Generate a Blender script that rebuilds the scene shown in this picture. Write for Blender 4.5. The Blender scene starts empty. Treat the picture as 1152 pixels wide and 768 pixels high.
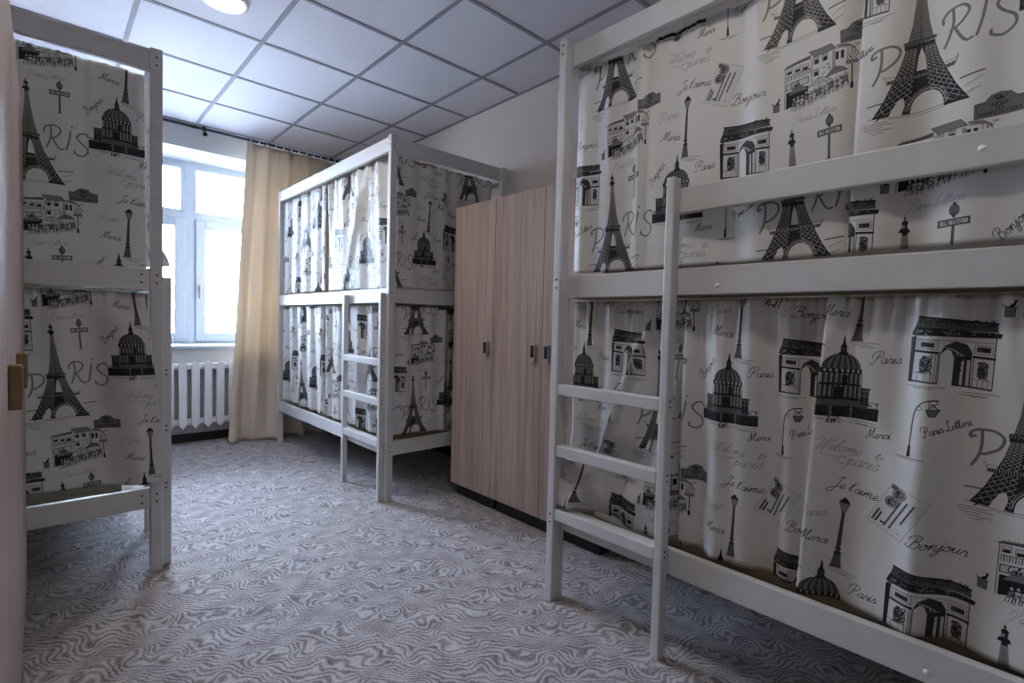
import bpy, bmesh, math, random
import numpy as np
from mathutils import Vector, Matrix, noise as mnoise
PI = math.pi
SC = bpy.context.scene
COL = SC.collection
# ------------------------------------------------------------------ helpers
def tag(o, label=None, cat=None, group=None, kind=None):
    if label: o['label'] = label
    if cat: o['category'] = cat
    if group: o['group'] = group
    if kind: o['kind'] = kind
    return o
def thing(name, loc, label, cat, group=None):
    o = bpy.data.objects.new(name, None); COL.objects.link(o); o.location = loc; o.empty_display_size = .1
    return tag(o, label, cat, group)
class MB:
    def __init__(s): s.bm = bmesh.new()
    def box(s, x0, x1, y0, y1, z0, z1, bev=0., seg=2):
        x0, x1 = sorted((x0, x1)); y0, y1 = sorted((y0, y1)); z0, z1 = sorted((z0, z1))
        vs = [s.bm.verts.new(p) for p in ((x0, y0, z0), (x1, y0, z0), (x1, y1, z0), (x0, y1, z0), (x0, y0, z1), (x1, y0, z1), (x1, y1, z1), (x0, y1, z1))]
        fs = [s.bm.faces.new([vs[i] for i in f]) for f in ((0, 3, 2, 1), (4, 5, 6, 7), (0, 1, 5, 4), (1, 2, 6, 5), (2, 3, 7, 6), (3, 0, 4, 7))]
        if bev > 0:
            es = list({e for f in fs for e in f.edges})
            bmesh.ops.bevel(s.bm, geom=es, offset=bev, segments=seg, profile=.5, affect='EDGES')
        return s
    def tube(s, a, b, r, n=16, r2=None, cap=True):
        a, b = Vector(a), Vector(b); d = (b-a)
        q = d.to_track_quat('Z', 'Y').to_matrix().to_4x4()
        bmesh.ops.create_cone(s.bm, cap_ends=cap, segments=n, radius1=r, radius2=r if r2 is None else r2, depth=d.length, matrix=Matrix.Translation((a+b)/2) @ q)
        return s
    def ball(s, c, r, sc=(1, 1, 1), u=16, v=10):
        bmesh.ops.create_uvsphere(s.bm, u_segments=u, v_segments=v, radius=r, matrix=Matrix.Translation(c) @ Matrix.Diagonal((*sc, 1)))
        return s
    def lathe(s, c, prof, n=32, axis='Z'):
        rings = []
        for r, h in prof:
            ring = []
            for i in range(n):
                a = 2*PI*i/n; x, y = r*math.cos(a), r*math.sin(a)
                p = (x, y, h) if axis == 'Z' else ((x, h, y) if axis == 'Y' else (h, x, y))
                ring.append(s.bm.verts.new(Vector(c)+Vector(p)))
            rings.append(ring)
        for A, B in zip(rings[:-1], rings[1:]):
            for i in range(n): s.bm.faces.new((A[i], A[(i+1) % n], B[(i+1) % n], B[i]))
        for R in (rings[0], rings[-1]):
            try: s.bm.faces.new(R)
            except ValueError: pass
        bmesh.ops.recalc_face_normals(s.bm, faces=s.bm.faces[:])
        return s
    def prism(s, pts, d0, d1, plane='XZ', bev=0.):
        """extrudes an outline; plane XZ runs along Y, plane YZ along X, plane XY along Z"""
        def P(a, b, d): return {'XZ': (a, d, b), 'YZ': (d, a, b), 'XY': (a, b, d)}[plane]
        A = [s.bm.verts.new(P(a, b, d0)) for a, b in pts]; B = [s.bm.verts.new(P(a, b, d1)) for a, b in pts]
        n = len(pts); fs = [s.bm.faces.new(A), s.bm.faces.new(B[::-1])]
        fs += [s.bm.faces.new((A[i], B[i], B[(i+1) % n], A[(i+1) % n])) for i in range(n)]
        bmesh.ops.recalc_face_normals(s.bm, faces=fs)
        if bev > 0:
            bmesh.ops.bevel(s.bm, geom=list({e for f in fs for e in f.edges}), offset=bev, segments=2, profile=.5, affect='EDGES')
        return s
    def build(s, name, mat, parent=None, smooth=False):
        me = bpy.data.meshes.new(name)
        if parent is not None:
            inv = parent_offset(parent)
            bmesh.ops.translate(s.bm, verts=s.bm.verts[:], vec=-inv)
        s.bm.to_mesh(me); s.bm.free()
        me.materials.append(mat)
        if smooth:
            for p in me.polygons: p.use_smooth = True
        o = bpy.data.objects.new(name, me); COL.objects.link(o)
        if parent is not None: o.parent = parent
        return o
def parent_offset(p):
    v = Vector(p.location)
    while p.parent is not None: p = p.parent; v = v + Vector(p.location)
    return v
def struct(name, mb, mat): return tag(mb.build(name, mat), kind='structure')
# ------------------------------------------------------------------ materials
def nt(name):
    m = bpy.data.materials.new(name); m.use_nodes = True
    n = m.node_tree.nodes; l = m.node_tree.links
    return m, n, l, n['Principled BSDF']
def node(n, t, **kw):
    x = n.new(t)
    for k, v in kw.items(): setattr(x, k, v)
    return x
def ramp(n, stops):
    r = n.new('ShaderNodeValToRGB'); e = r.color_ramp.elements
    e[0].position, e[0].color = stops[0][0], (*stops[0][1], 1); e[1].position, e[1].color = stops[-1][0], (*stops[-1][1], 1)
    for p, c in stops[1:-1]:
        q = e.new(p); q.color = (*c, 1)
    return r
def plain(name, col, rough=.5, metal=0., var=.04, scale=12., bump=0.):
    m, n, l, b = nt(name)
    tc = n.new('ShaderNodeTexCoord'); nz = n.new('ShaderNodeTexNoise'); nz.inputs['Scale'].default_value = scale; nz.inputs['Detail'].default_value = 4
    l.new(tc.outputs['Object'], nz.inputs['Vector'])
    lo = tuple(max(0, c*(1-var)) for c in col); hi = tuple(min(1, c*(1+var)) for c in col)
    r = ramp(n, [(.3, lo), (.7, hi)]); l.new(nz.outputs['Fac'], r.inputs[0]); l.new(r.outputs[0], b.inputs['Base Color'])
    b.inputs['Roughness'].default_value = rough; b.inputs['Metallic'].default_value = metal
    if bump:
        bp = n.new('ShaderNodeBump'); bp.inputs['Strength'].default_value = bump; bp.inputs['Distance'].default_value = .004
        l.new(nz.outputs['Fac'], bp.inputs['Height']); l.new(bp.outputs[0], b.inputs['Normal'])
    return m
def grain(name, cols, axis_scale, rough=.45):
    m, n, l, b = nt(name)
    tc = n.new('ShaderNodeTexCoord'); mp = n.new('ShaderNodeMapping'); mp.inputs['Scale'].default_value = axis_scale
    nz = n.new('ShaderNodeTexNoise'); nz.inputs['Scale'].default_value = 1.; nz.inputs['Detail'].default_value = 5; nz.inputs['Roughness'].default_value = .6
    l.new(tc.outputs['Object'], mp.inputs[0]); l.new(mp.outputs[0], nz.inputs['Vector'])
    r = ramp(n, [(.28, cols[0]), (.5, cols[1]), (.72, cols[2])]); l.new(nz.outputs['Fac'], r.inputs[0]); l.new(r.outputs[0], b.inputs['Base Color'])
    b.inputs['Roughness'].default_value = rough; b.inputs['Specular IOR Level'].default_value = .25
    return m
M = {}
M['paint'] = plain('white_painted_wood', (.57, .565, .565), .42, var=.03, scale=9, bump=.08)
M['screw'] = plain('dark_screw', (.03, .03, .035), .4, .6)
M['cap'] = plain('white_cap', (.8, .8, .8), .35)
M['slat'] = plain('pale_board', (.42, .34, .22), .6, var=.1)
M['cord'] = plain('white_cord', (.75, .74, .72), .6)
M['mattress'] = plain('beige_sheet', (.34, .295, .22), .85, var=.1, scale=30)
M['laminate'] = grain('ash_laminate', ((.29, .215, .18), (.43, .335, .295), (.53, .425, .38)), (60, 60, 1.3), .55)
M['laminate_body'] = grain('ash_laminate_side', ((.36, .27, .22), (.48, .37, .31), (.56, .45, .39)), (70, 70, 1.6), .42)
M['black'] = plain('black_plinth', (.012, .01, .01), .5)
M['steel'] = plain('brushed_handle', (.42, .40, .38), .35, .7)
M['bronze'] = plain('brown_handle', (.22, .15, .075), .4, .5)
M['inset'] = plain('black_inset', (.008, .008, .010), .75)
M['wall'] = plain('wall_paint', (.66, .575, .51), .8, var=.02, scale=3)
M['wall_far'] = plain('far_wall_paint', (.62, .62, .62), .8, var=.02, scale=3)
M['reveal'] = plain('reveal_plaster', (.80, .80, .80), .8, var=.01)
M['tile'] = plain('ceiling_tile', (.72, .695, .745), .85, var=.015, scale=2)
M['tbar'] = plain('ceiling_bar', (.29, .29, .325), .8, var=.02)
M['base'] = plain('black_skirting', (.015, .015, .018), .5)
M['pvc'] = plain('window_pvc', (.46, .52, .60), .35, var=.01)
M['rad'] = plain('radiator_enamel', (.80, .80, .84), .35, var=.01)
M['radback'] = plain('radiator_core', (.45, .45, .47), .5)
M['rod'] = plain('black_rod', (.006, .007, .014), .6, 0.)
M['ground'] = plain('pale_ground', (.6, .6, .6), .9)
def mk_carpet():
    m, n, l, b = nt('carpet')
    tc = n.new('ShaderNodeTexCoord')
    # broad warp
    w1 = n.new('ShaderNodeTexNoise'); w1.inputs['Scale'].default_value = 6.5; w1.inputs['Detail'].default_value = 1.5
    l.new(tc.outputs['Object'], w1.inputs['Vector'])
    sub = n.new('ShaderNodeVectorMath'); sub.operation = 'SUBTRACT'; sub.inputs[1].default_value = (.5, .5, .5); l.new(w1.outputs['Color'], sub.inputs[0])
    sc = n.new('ShaderNodeVectorMath'); sc.operation = 'SCALE'; sc.inputs['Scale'].default_value = .26; l.new(sub.outputs[0], sc.inputs[0])
    ad = n.new('ShaderNodeVectorMath'); ad.operation = 'ADD'; l.new(tc.outputs['Object'], ad.inputs[0]); l.new(sc.outputs[0], ad.inputs[1])
    wv = n.new('ShaderNodeTexWave'); wv.wave_type = 'BANDS'; wv.bands_direction = 'DIAGONAL'; wv.inputs['Scale'].default_value = 20; wv.inputs['Distortion'].default_value = 3.2
    wv.inputs['Detail'].default_value = 3.; wv.inputs['Detail Scale'].default_value = 1.4
    l.new(ad.outputs[0], wv.inputs['Vector'])
    # yarn speckle
    f = n.new('ShaderNodeTexNoise'); f.inputs['Scale'].default_value = 135; f.inputs['Detail'].default_value = 2.5; f.inputs['Roughness'].default_value = .75
    l.new(tc.outputs['Object'], f.inputs['Vector'])
    fm = n.new('ShaderNodeMapRange'); fm.inputs['From Min'].default_value = .33; fm.inputs['From Max'].default_value = .67; l.new(f.outputs['Fac'], fm.inputs['Value'])
    pt = n.new('ShaderNodeTexNoise'); pt.inputs['Scale'].default_value = 14; pt.inputs['Detail'].default_value = 3
    l.new(tc.outputs['Object'], pt.inputs['Vector'])
    pm = n.new('ShaderNodeMapRange'); pm.inputs['From Min'].default_value = .36; pm.inputs['From Max'].default_value = .64; l.new(pt.outputs['Fac'], pm.inputs['Value'])
    # bands fade in and out with the patches, and the yarn breaks them up
    wm = n.new('ShaderNodeMath'); wm.operation = 'MULTIPLY'; l.new(wv.outputs['Fac'], wm.inputs[0]); wm.inputs[1].default_value = .42
    a = n.new('ShaderNodeMath'); a.operation = 'MULTIPLY_ADD'; l.new(fm.outputs[0], a.inputs[0]); a.inputs[1].default_value = .40; l.new(wm.outputs[0], a.inputs[2])
    c = n.new('ShaderNodeMath'); c.operation = 'MULTIPLY_ADD'; l.new(pm.outputs[0], c.inputs[0]); c.inputs[1].default_value = .20; l.new(a.outputs[0], c.inputs[2])
    r = ramp(n, [(.18, (.125, .110, .115)), (.48, (.32, .298, .315)), (.80, (.52, .495, .52))])
    l.new(c.outputs[0], r.inputs[0]); l.new(r.outputs[0], b.inputs['Base Color']); b.inputs['Roughness'].default_value = .95
    bp = n.new('ShaderNodeBump'); bp.inputs['Strength'].default_value = .35; bp.inputs['Distance'].default_value = .004
    l.new(f.outputs['Fac'], bp.inputs['Height']); l.new(bp.outputs[0], b.inputs['Normal'])
    return m
M['carpet'] = mk_carpet()
def mk_glass():
    m = bpy.data.materials.new('window_glass'); m.use_nodes = True; n = m.node_tree.nodes; l = m.node_tree.links; n.clear()
    o = n.new('ShaderNodeOutputMaterial'); mx = n.new('ShaderNodeMixShader'); t = n.new('ShaderNodeBsdfTransparent'); g = n.new('ShaderNodeBsdfGlossy')
    t.inputs[0].default_value = (.93, .96, .96, 1); g.inputs['Roughness'].default_value = .03
    fr = n.new('ShaderNodeFresnel'); fr.inputs[0].default_value = 1.45
    l.new(fr.outputs[0], mx.inputs[0]); l.new(t.outputs[0], mx.inputs[1]); l.new(g.outputs[0], mx.inputs[2]); l.new(mx.outputs[0], o.inputs[0])
    return m
M['glass'] = mk_glass()
def mk_lamp(col, s):
    m = bpy.data.materials.new('lamp_diffuser'); m.use_nodes = True; b = m.node_tree.nodes['Principled BSDF']
    b.inputs['Emission Color'].default_value = (*col, 1); b.inputs['Emission Strength'].default_value = s; b.inputs['Base Color'].default_value = (.9, .9, .9, 1)
    return m
M['lamp'] = mk_lamp((1, .95, .85), 14.)
def cloth_shader(m, n, l, b, trans, tcol):
    """part of the light passes through thin cloth"""
    out = n['Material Output']; mx = n.new('ShaderNodeMixShader'); t = n.new('ShaderNodeBsdfTranslucent'); mx.inputs[0].default_value = trans
    l.new(b.outputs[0], mx.inputs[1]); l.new(t.outputs[0], mx.inputs[2]); l.new(mx.outputs[0], out.inputs[0])
    if tcol is not None: l.new(tcol, t.inputs[0])
    return t
def weave_bump(n, l, b, vec, s=.12):
    nz = n.new('ShaderNodeTexNoise'); nz.inputs['Scale'].default_value = 9; nz.inputs['Detail'].default_value = 3; l.new(vec, nz.inputs['Vector'])
    bp = n.new('ShaderNodeBump'); bp.inputs['Strength'].default_value = s; bp.inputs['Distance'].default_value = .02
    l.new(nz.outputs['Fac'], bp.inputs['Height']); l.new(bp.outputs[0], b.inputs['Normal'])
def mk_print():
    img = bpy.data.images.new('cloth_print', PW, PH); img.colorspace_settings.name = 'Non-Color'
    px = np.ones((PH, PW, 4), np.float32); px[..., :3] = (ink**1.7)[..., None]
    img.pixels.foreach_set(px.ravel()); img.update(); img.pack()
    m, n, l, b = nt('printed_cotton')
    uv = n.new('ShaderNodeUVMap'); uv.uv_map = 'UVMap'
    im = n.new('ShaderNodeTexImage'); im.image = img; im.extension = 'REPEAT'; im.interpolation = 'Linear'
    l.new(uv.outputs[0], im.inputs[0])
    mx = n.new('ShaderNodeMix'); mx.data_type = 'RGBA'
    mx.inputs[6].default_value = (.006, .006, .012, 1); mx.inputs[7].default_value = (.70, .69, .675, 1)
    l.new(im.outputs[0], mx.inputs[0]); l.new(mx.outputs[2], b.inputs['Base Color']); b.inputs['Roughness'].default_value = .46
    b.inputs['Specular IOR Level'].default_value = .34
    tc = n.new('ShaderNodeTexCoord'); weave_bump(n, l, b, tc.outputs['Object'], .08)
    cloth_shader(m, n, l, b, .16, mx.outputs[2])
    return m
# ------------------------------------------------------------------ printed cloth (computed, nothing is loaded)
TW, TH, TS = 0.635, 0.640, 2.0          # repeat in metres; pixels per millimetre
PW, PH = int(TW*1000*TS), int(TH*1000*TS)
ink = np.ones((PH, PW), np.float32)

def _blend(x0, y0, mask, val, alpha):
    h, w = mask.shape
    ys = (np.arange(y0, y0+h) % PH)[:, None]; xs = (np.arange(x0, x0+w) % PW)[None, :]
    m = mask*alpha
    ink[ys, xs] = ink[ys, xs]*(1-m) + val*m

def _grid(P, pad):
    x0 = int(math.floor(P[:, 0].min()*TS-pad)); x1 = int(math.ceil(P[:, 0].max()*TS+pad))
    y0 = int(math.floor(P[:, 1].min()*TS-pad)); y1 = int(math.ceil(P[:, 1].max()*TS+pad))
    X, Y = np.meshgrid(np.arange(x0, x1+1)+.5, np.arange(y0, y1+1)+.5)
    return x0, y0, X.astype(np.float32), Y.astype(np.float32)

def _dist(X, Y, P):
    d = np.full(X.shape, 1e9, np.float32)
    for (ax, ay), (bx, by) in zip(P[:-1], P[1:]):
        dx, dy = bx-ax, by-ay
        t = np.clip(((X-ax)*dx+(Y-ay)*dy)/max(dx*dx+dy*dy, 1e-9), 0, 1)
        d = np.minimum(d, (X-ax-t*dx)**2+(Y-ay-t*dy)**2)
    return np.sqrt(d)

class Pen:
    """draws in millimetres about an origin, rotated, scaled and sheared"""
    def __init__(s, u, v, rot=0., sc=1., shear=0.):
        s.o = np.array([u, v]); a = math.radians(rot)
        s.m = np.array([[math.cos(a), -math.sin(a)], [math.sin(a), math.cos(a)]]) @ np.array([[sc, sc*shear], [0, sc]])
        s.sc = sc
    def T(s, pts): return np.asarray(pts, float) @ s.m.T + s.o
    def line(s, pts, w=1.0, val=.05, alpha=1., smooth=False):
        if smooth: pts = spline(pts)
        P = s.T(pts); w = w*TS
        x0, y0, X, Y = _grid(P, w/2+2)
        _blend(x0, y0, np.clip(.5+w/2-_dist(X, Y, P*TS), 0, 1), val, alpha)
    def fill(s, pts, val=.05, alpha=1., smooth=False):
        if smooth: pts = spline(list(pts)+[pts[0]])
        P = s.T(pts)*TS
        P = np.vstack([P, P[:1]])
        x0, y0, X, Y = _grid(P/TS, 2)
        ins = np.zeros(X.shape, bool)
        for (ax, ay), (bx, by) in zip(P[:-1], P[1:]):
            if ay == by: continue
            c = ((ay > Y) != (by > Y)) & (X < (bx-ax)*(Y-ay)/(by-ay)+ax)
            ins ^= c
        d = _dist(X, Y, P)
        _blend(x0, y0, np.clip(.5+np.where(ins, d, -d), 0, 1), val, alpha)
    def rect(s, x0, y0, x1, y1, val=.05, alpha=1.): s.fill([(x0, y0), (x1, y0), (x1, y1), (x0, y1)], val, alpha)
    def oval(s, cx, cy, rx, ry, val=.05, alpha=1., n=28):
        s.fill([(cx+rx*math.cos(2*PI*i/n), cy+ry*math.sin(2*PI*i/n)) for i in range(n)], val, alpha)
    def ring(s, cx, cy, rx, ry, w=1., val=.05, a0=0., a1=360., alpha=1.):
        s.line([(cx+rx*math.cos(math.radians(a0+(a1-a0)*i/24)), cy+ry*math.sin(math.radians(a0+(a1-a0)*i/24))) for i in range(25)], w, val, alpha)
    def scribble(s, x0, y0, x1, y1, n, w=.9, val=.05, seed=0, alpha=1.):
        r = random.Random(seed)
        for _ in range(n):
            x, y = r.uniform(x0, x1), r.uniform(y0, y1)
            p = [(x, y)]
            for _ in range(3):
                x = min(x1, max(x0, x+r.uniform(-6, 6))); y = min(y1, max(y0, y+r.uniform(-6, 6))); p.append((x, y))
            s.line(p, w, val, alpha, smooth=True)

def spline(pts, k=6):
    P = np.asarray(pts, float)
    if len(P) < 3: return P
    Q = np.vstack([2*P[0]-P[1], P, 2*P[-1]-P[-2]]); out = []
    for i in range(1, len(Q)-2):
        a, b, c, d = Q[i-1:i+3]
        for j in range(k):
            t = j/k
            out.append(.5*((2*b)+(-a+c)*t+(2*a-5*b+4*c-d)*t*t+(-a+3*b-3*c+d)*t**3))
    out.append(P[-1]); return np.array(out)

GL = {
 'a': (.46, [[(.36, .36), (.22, .42), (.06, .3), (.04, .1), (.14, 0), (.28, .1), (.36, .36)], [(.37, .42), (.33, .1), (.4, 0), (.5, .1)]]),
 'e': (.38, [[(-.02, .1), (.2, .18), (.3, .32), (.2, .42), (.07, .32), (.05, .1), (.16, 0), (.3, .04), (.4, .12)]]),
 'r': (.36, [[(-.02, .1), (.1, .42), (.13, .36), (.27, .38), (.24, .12), (.3, .01), (.38, .1)]]),
 'i': (.25, [[(-.02, .1), (.1, .42), (.07, .08), (.14, 0), (.26, .1)], [(.15, .6), (.16, .62)]]),
 's': (.31, [[(-.02, .08), (.15, .45), (.25, .2), (.2, .02), (.05, .03)], [(.2, .02), (.33, .1)]]),
 'o': (.42, [[(.24, .42), (.08, .34), (.04, .1), (.16, 0), (.3, .12), (.3, .34), (.2, .42), (.26, .31), (.44, .34)]]),
 'n': (.46, [[(-.02, .12), (.09, .42), (.05, 0)], [(.06, .12), (.2, .41), (.3, .36), (.27, .06), (.35, 0), (.46, .1)]]),
 'm': (.68, [[(-.02, .12), (.09, .42), (.05, 0)], [(.06, .12), (.2, .41), (.29, .36), (.26, 0)], [(.27, .12), (.41, .41), (.52, .36), (.49, .06), (.57, 0), (.68, .1)]]),
 'j': (.24, [[(-.02, .1), (.14, .42), (.08, -.2), (-.06, -.42), (-.16, -.3), (.0, -.06), (.24, .1)], [(.19, .6), (.2, .62)]]),
 'u': (.5, [[(-.02, .12), (.09, .42), (.06, .1), (.15, 0), (.29, .14), (.35, .42), (.32, .1), (.39, 0), (.5, .1)]]),
 'c': (.34, [[(.29, .33), (.2, .42), (.06, .3), (.04, .1), (.16, 0), (.34, .1)]]),
 't': (.28, [[(-.02, .1), (.16, .82), (.08, .12), (.15, 0), (.28, .1)], [(-.02, .55), (.28, .6)]]),
 'l': (.26, [[(-.02, .1), (.22, .8), (.16, 1.), (.07, .8), (.05, .12), (.13, 0), (.26, .1)]]),
 'f': (.28, [[(-.02, .1), (.22, .8), (.16, 1.), (.08, .7), (.04, -.3), (.14, -.3), (.12, .05), (.28, .1)]]),
 'p': (.44, [[(-.02, .1), (.11, .42), (.0, -.42)], [(.05, .15), (.2, .42), (.33, .3), (.27, .04), (.08, .02)], [(.27, .04), (.44, .1)]]),
 'P': (.6, [[(.3, .92), (.2, .4), (.1, .05), (-.02, -.06), (-.16, .06)], [(-.12, .5), (-.12, .85), (.18, 1.05), (.52, .97), (.56, .68), (.36, .48), (.18, .55)]]),
 'B': (.64, [[(.28, .92), (.15, .1), (.04, -.02), (-.12, .08), (-.04, .2)], [(-.1, .62), (-.04, .92), (.32, 1.05), (.5, .86), (.4, .62), (.24, .55)], [(.24, .55), (.5, .5), (.56, .2), (.38, -.02), (.16, .06)]]),
 'M': (.72, [[(-.1, .12), (.0, .0), (.1, .5), (.17, .96), (.23, .5), (.29, .06)], [(.29, .06), (.42, .7), (.52, .98), (.52, .4), (.57, .03), (.7, .1)]]),
 'J': (.5, [[(.05, .8), (.28, 1.02), (.52, .96), (.36, .9), (.28, .3), (.12, -.32), (-.14, -.36), (-.16, -.12), (.2, .06), (.5, .12)]]),
 'W': (.8, [[(-.42, .72), (-.3, .95), (-.05, .98), (.06, .75), (.03, .2), (.08, 0), (.3, .5), (.42, .95), (.36, .3), (.42, 0), (.62, .5), (.76, 1.02)]]),
 'L': (.52, [[(.44, .82), (.34, 1.02), (.2, .82), (.2, .3), (.08, .0), (-.1, .04), (.04, .15), (.26, -.02), (.52, .08)]]),
 'C': (.5, [[(.5, .8), (.4, 1.), (.12, .85), (.02, .4), (.14, 0), (.36, .02), (.5, .16)]]),
 "'": (.1, [[(.1, .95), (.05, .72)]]), ' ': (.3, []),
}
def script(txt, u, v, size, rot=0., w=1.3, val=.05, slant=.32, wide=1.0):
    """handwriting: size = cap height in mm, (u, v) the start of the baseline"""
    p = Pen(u, v, rot, size, slant); x = 0.
    for ch in txt:
        adv, st = GL[ch]
        for q in st:
            p.line([((x+a)*wide, b) for a, b in q], w/size*1., val, smooth=True) if False else _sl(p, [((x+a)*wide, b) for a, b in q], w, val)
        x += adv
def _sl(p, pts, w, val):
    P = p.T(spline(pts)); w = w*TS
    x0, y0, X, Y = _grid(P, w/2+2)
    _blend(x0, y0, np.clip(.5+w/2-_dist(X, Y, P*TS), 0, 1), val, 1.)
BL = {'A': [[(0, 0), (.3, 1), (.6, 0)], [(.12, .35), (.48, .35)]], 'V': [[(0, 1), (.3, 0), (.6, 1)]], 'E': [[(.5, 0), (0, 0), (0, 1), (.5, 1)], [(0, .5), (.4, .5)]],
 'N': [[(0, 0), (0, 1), (.55, 0), (.55, 1)]], 'U': [[(0, 1), (.02, .2), (.28, 0), (.54, .2), (.55, 1)]], 'D': [[(0, 0), (0, 1), (.35, .9), (.5, .5), (.35, .1), (0, 0)]],
 'S': [[(.5, .85), (.25, 1), (.05, .8), (.45, .3), (.25, 0), (0, .15)]], 'C': [[(.5, .85), (.28, 1), (.02, .5), (.28, 0), (.5, .15)]], 'H': [[(0, 0), (0, 1)], [(.5, 0), (.5, 1)], [(0, .5), (.5, .5)]],
 'M': [[(0, 0), (0, 1), (.3, .4), (.6, 1), (.6, 0)]], 'P': [[(0, 0), (0, 1), (.45, .9), (.45, .55), (0, .5)]], 'L': [[(0, 1), (0, 0), (.45, 0)]], 'Y': [[(0, 1), (.28, .5), (.56, 1)], [(.28, .5), (.28, 0)]],
 'R': [[(0, 0), (0, 1), (.45, .9), (.45, .6), (0, .5), (.5, 0)]], 'T': [[(0, 1), (.6, 1)], [(.3, 1), (.3, 0)]], 'O': [[(.3, 0), (0, .3), (0, .7), (.3, 1), (.6, .7), (.6, .3), (.3, 0)]], ' ': [], 'X': [[(0, 0), (.5, 1)], [(0, 1), (.5, 0)]]}
def block(p, txt, x, y, size, w=.7, val=.05, wide=1.):
    for ch in txt:
        for q in BL[ch]:
            p.line([(x+a*size*wide, y+b*size) for a, b in q], w, val)
        x += (.75 if ch != ' ' else .5)*size*wide

E0, V0 = 160., 250.                      # where the tower's foot stands in the repeat
# --- big iron tower
def tower():
    p = Pen(E0, V0)
    hv = [(0, 96), (18, 85), (45, 70), (88, 52), (125, 38), (172, 26), (220, 16), (280, 9.5), (330, 6), (352, 4.5)]
    top = -14.
    cx = lambda v: top*(v/380.)
    hw = lambda v: float(np.interp(v, [a for a, _ in hv], [b for _, b in hv]))
    L = [(cx(v)-h, v) for v, h in hv]; Rr = [(cx(v)+h, v) for v, h in hv][::-1]
    p.fill(L+Rr, .10)
    # lattice
    r = random.Random(3)
    v = 6.
    while v < 330:
        st = max(5., hw(v)*.20)
        for sgn in (-1, 1):
            for k in ((.26, .50), (.50, .74), (.74, .97)) if v < 172 else ((.05, .5), (.5, .93)):
                a0, a1 = cx(v)+sgn*k[0]*hw(v), cx(v)+sgn*k[1]*hw(v)
                b0, b1 = cx(v+st)+sgn*k[0]*hw(v+st), cx(v+st)+sgn*k[1]*hw(v+st)
                ww = 1.1 if v < 172 else .8
                p.line([(a0, v), (b1, v+st)], ww, .92, .85); p.line([(a1, v), (b0, v+st)], ww, .92, .85)
        v += st
    for sgn in (-1, 1):
        for k in (.50, .74, .97):
            p.line([(cx(q)+sgn*k*hw(q), q) for q in range(4, 172, 12)], 1.3, .04)
    # openings
    p.oval(14, 6, 33, 44, 1.); p.rect(-19, -12, 47, 4, 1.)
    p.fill([(-62, -4), (-36, -4), (-30, 25), (-34, 42), (-44, 38), (-56, 14)], 1.)
    p.fill([(-12, 104), (9, 104), (3, 140), (-4, 160), (-9, 140)], 1.)
    p.ring(14, 6, 37, 49, 2.0, .75, 5, 175); p.ring(14, 6, 41, 54, .8, .8, 5, 175)
    # platforms
    p.fill([(-70, 82), (64, 90), (66, 99), (-70, 91)], .12)
    for i in range(28):
        x = -68+i*4.8; p.line([(x, 84+(x+68)*.06), (x, 91+(x+68)*.06)], 1., .9)
    for i in range(16):
        x = -68+i*8.6; p.ring(x+3, 96+(x+68)*.05, 3, 4, .9, .15, 0, 180)
    p.line([(-70, 91), (-74, 104), (-78, 100)], 1.2, .1); p.line([(66, 99), (69, 112)], 1.5, .1)
    p.fill([(-40, 170), (24, 173), (24, 181), (-39, 179)], .1)
    for i in range(14): p.line([(-38+i*4.5, 171.5), (-38+i*4.5, 178)], .8, .85)
    p.rect(-38, 160, 22, 170, .12)
    # lantern
    p.fill([(-25, 340), (-2, 340), (-5, 350), (-22, 350)], .08); p.rect(-19, 350, -8, 362, .15)
    p.rect(-17, 352, -14, 360, .8); p.oval(-13.5, 365, 6.5, 6, .12); p.rect(-15, 368, -12.5, 375, .1); p.oval(-14, 376, 2.6, 2.6, .1); p.line([(-14, 376), (-14, 384)], 1.2, .1)
    # ground
    p.line([(-104, 2), (-50, -3), (0, 1), (60, 8), (112, 22)], 1.3, .1, smooth=True)
    p.line([(-60, -8), (10, -5), (70, 4), (100, 14)], .9, .15, smooth=True)
    p.line([(-70, 38), (-106, 35)], 3.2, .25); p.line([(76, 52), (118, 58)], 3.2, .2); p.line([(84, 30), (116, 46)], 1.4, .45)
    for a, b, y in ((-112, -62, -14), (-116, -50, -20), (-110, -72, -27), (-100, -52, -33), (-92, -70, -40)): p.line([(a, y), ((a+b)/2, y+1.5), (b, y+3)], 1.3, .12)
    p.line([(-86, -6), (-80, -1)], 3, .1)
tower()
# --- big grey letters around the tower
def big_letters():
    p = Pen(E0, V0); g = .46
    p.line([(-96, 162), (-104, 158), (-103, 170), (-88, 178), (-62, 178), (-46, 164), (-52, 140), (-76, 122), (-82, 122)], 6.2, g, smooth=True)
    p.line([(-84, 176), (-83, 140), (-88, 112), (-98, 90)], 6.2, g, smooth=True)
    p.line([(36, 196), (36, 208), (48, 222), (72, 224), (84, 208), (70, 184), (52, 174)], 5.6, g, smooth=True)
    p.line([(54, 220), (56, 190), (50, 160), (42, 138)], 5.6, g, smooth=True)
    p.line([(60, 174), (72, 150), (82, 138), (92, 140)], 5.6, g, smooth=True)
    p.line([(113, 214), (108, 176), (100, 142)], 5.6, g, smooth=True); p.oval(117, 232, 3.6, 3.6, g)
    p.line([(168, 206), (160, 216), (144, 214), (132, 198), (142, 180), (162, 162), (164, 142), (146, 126), (126, 132), (124, 142)], 5.8, g, smooth=True)
big_letters()
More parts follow.
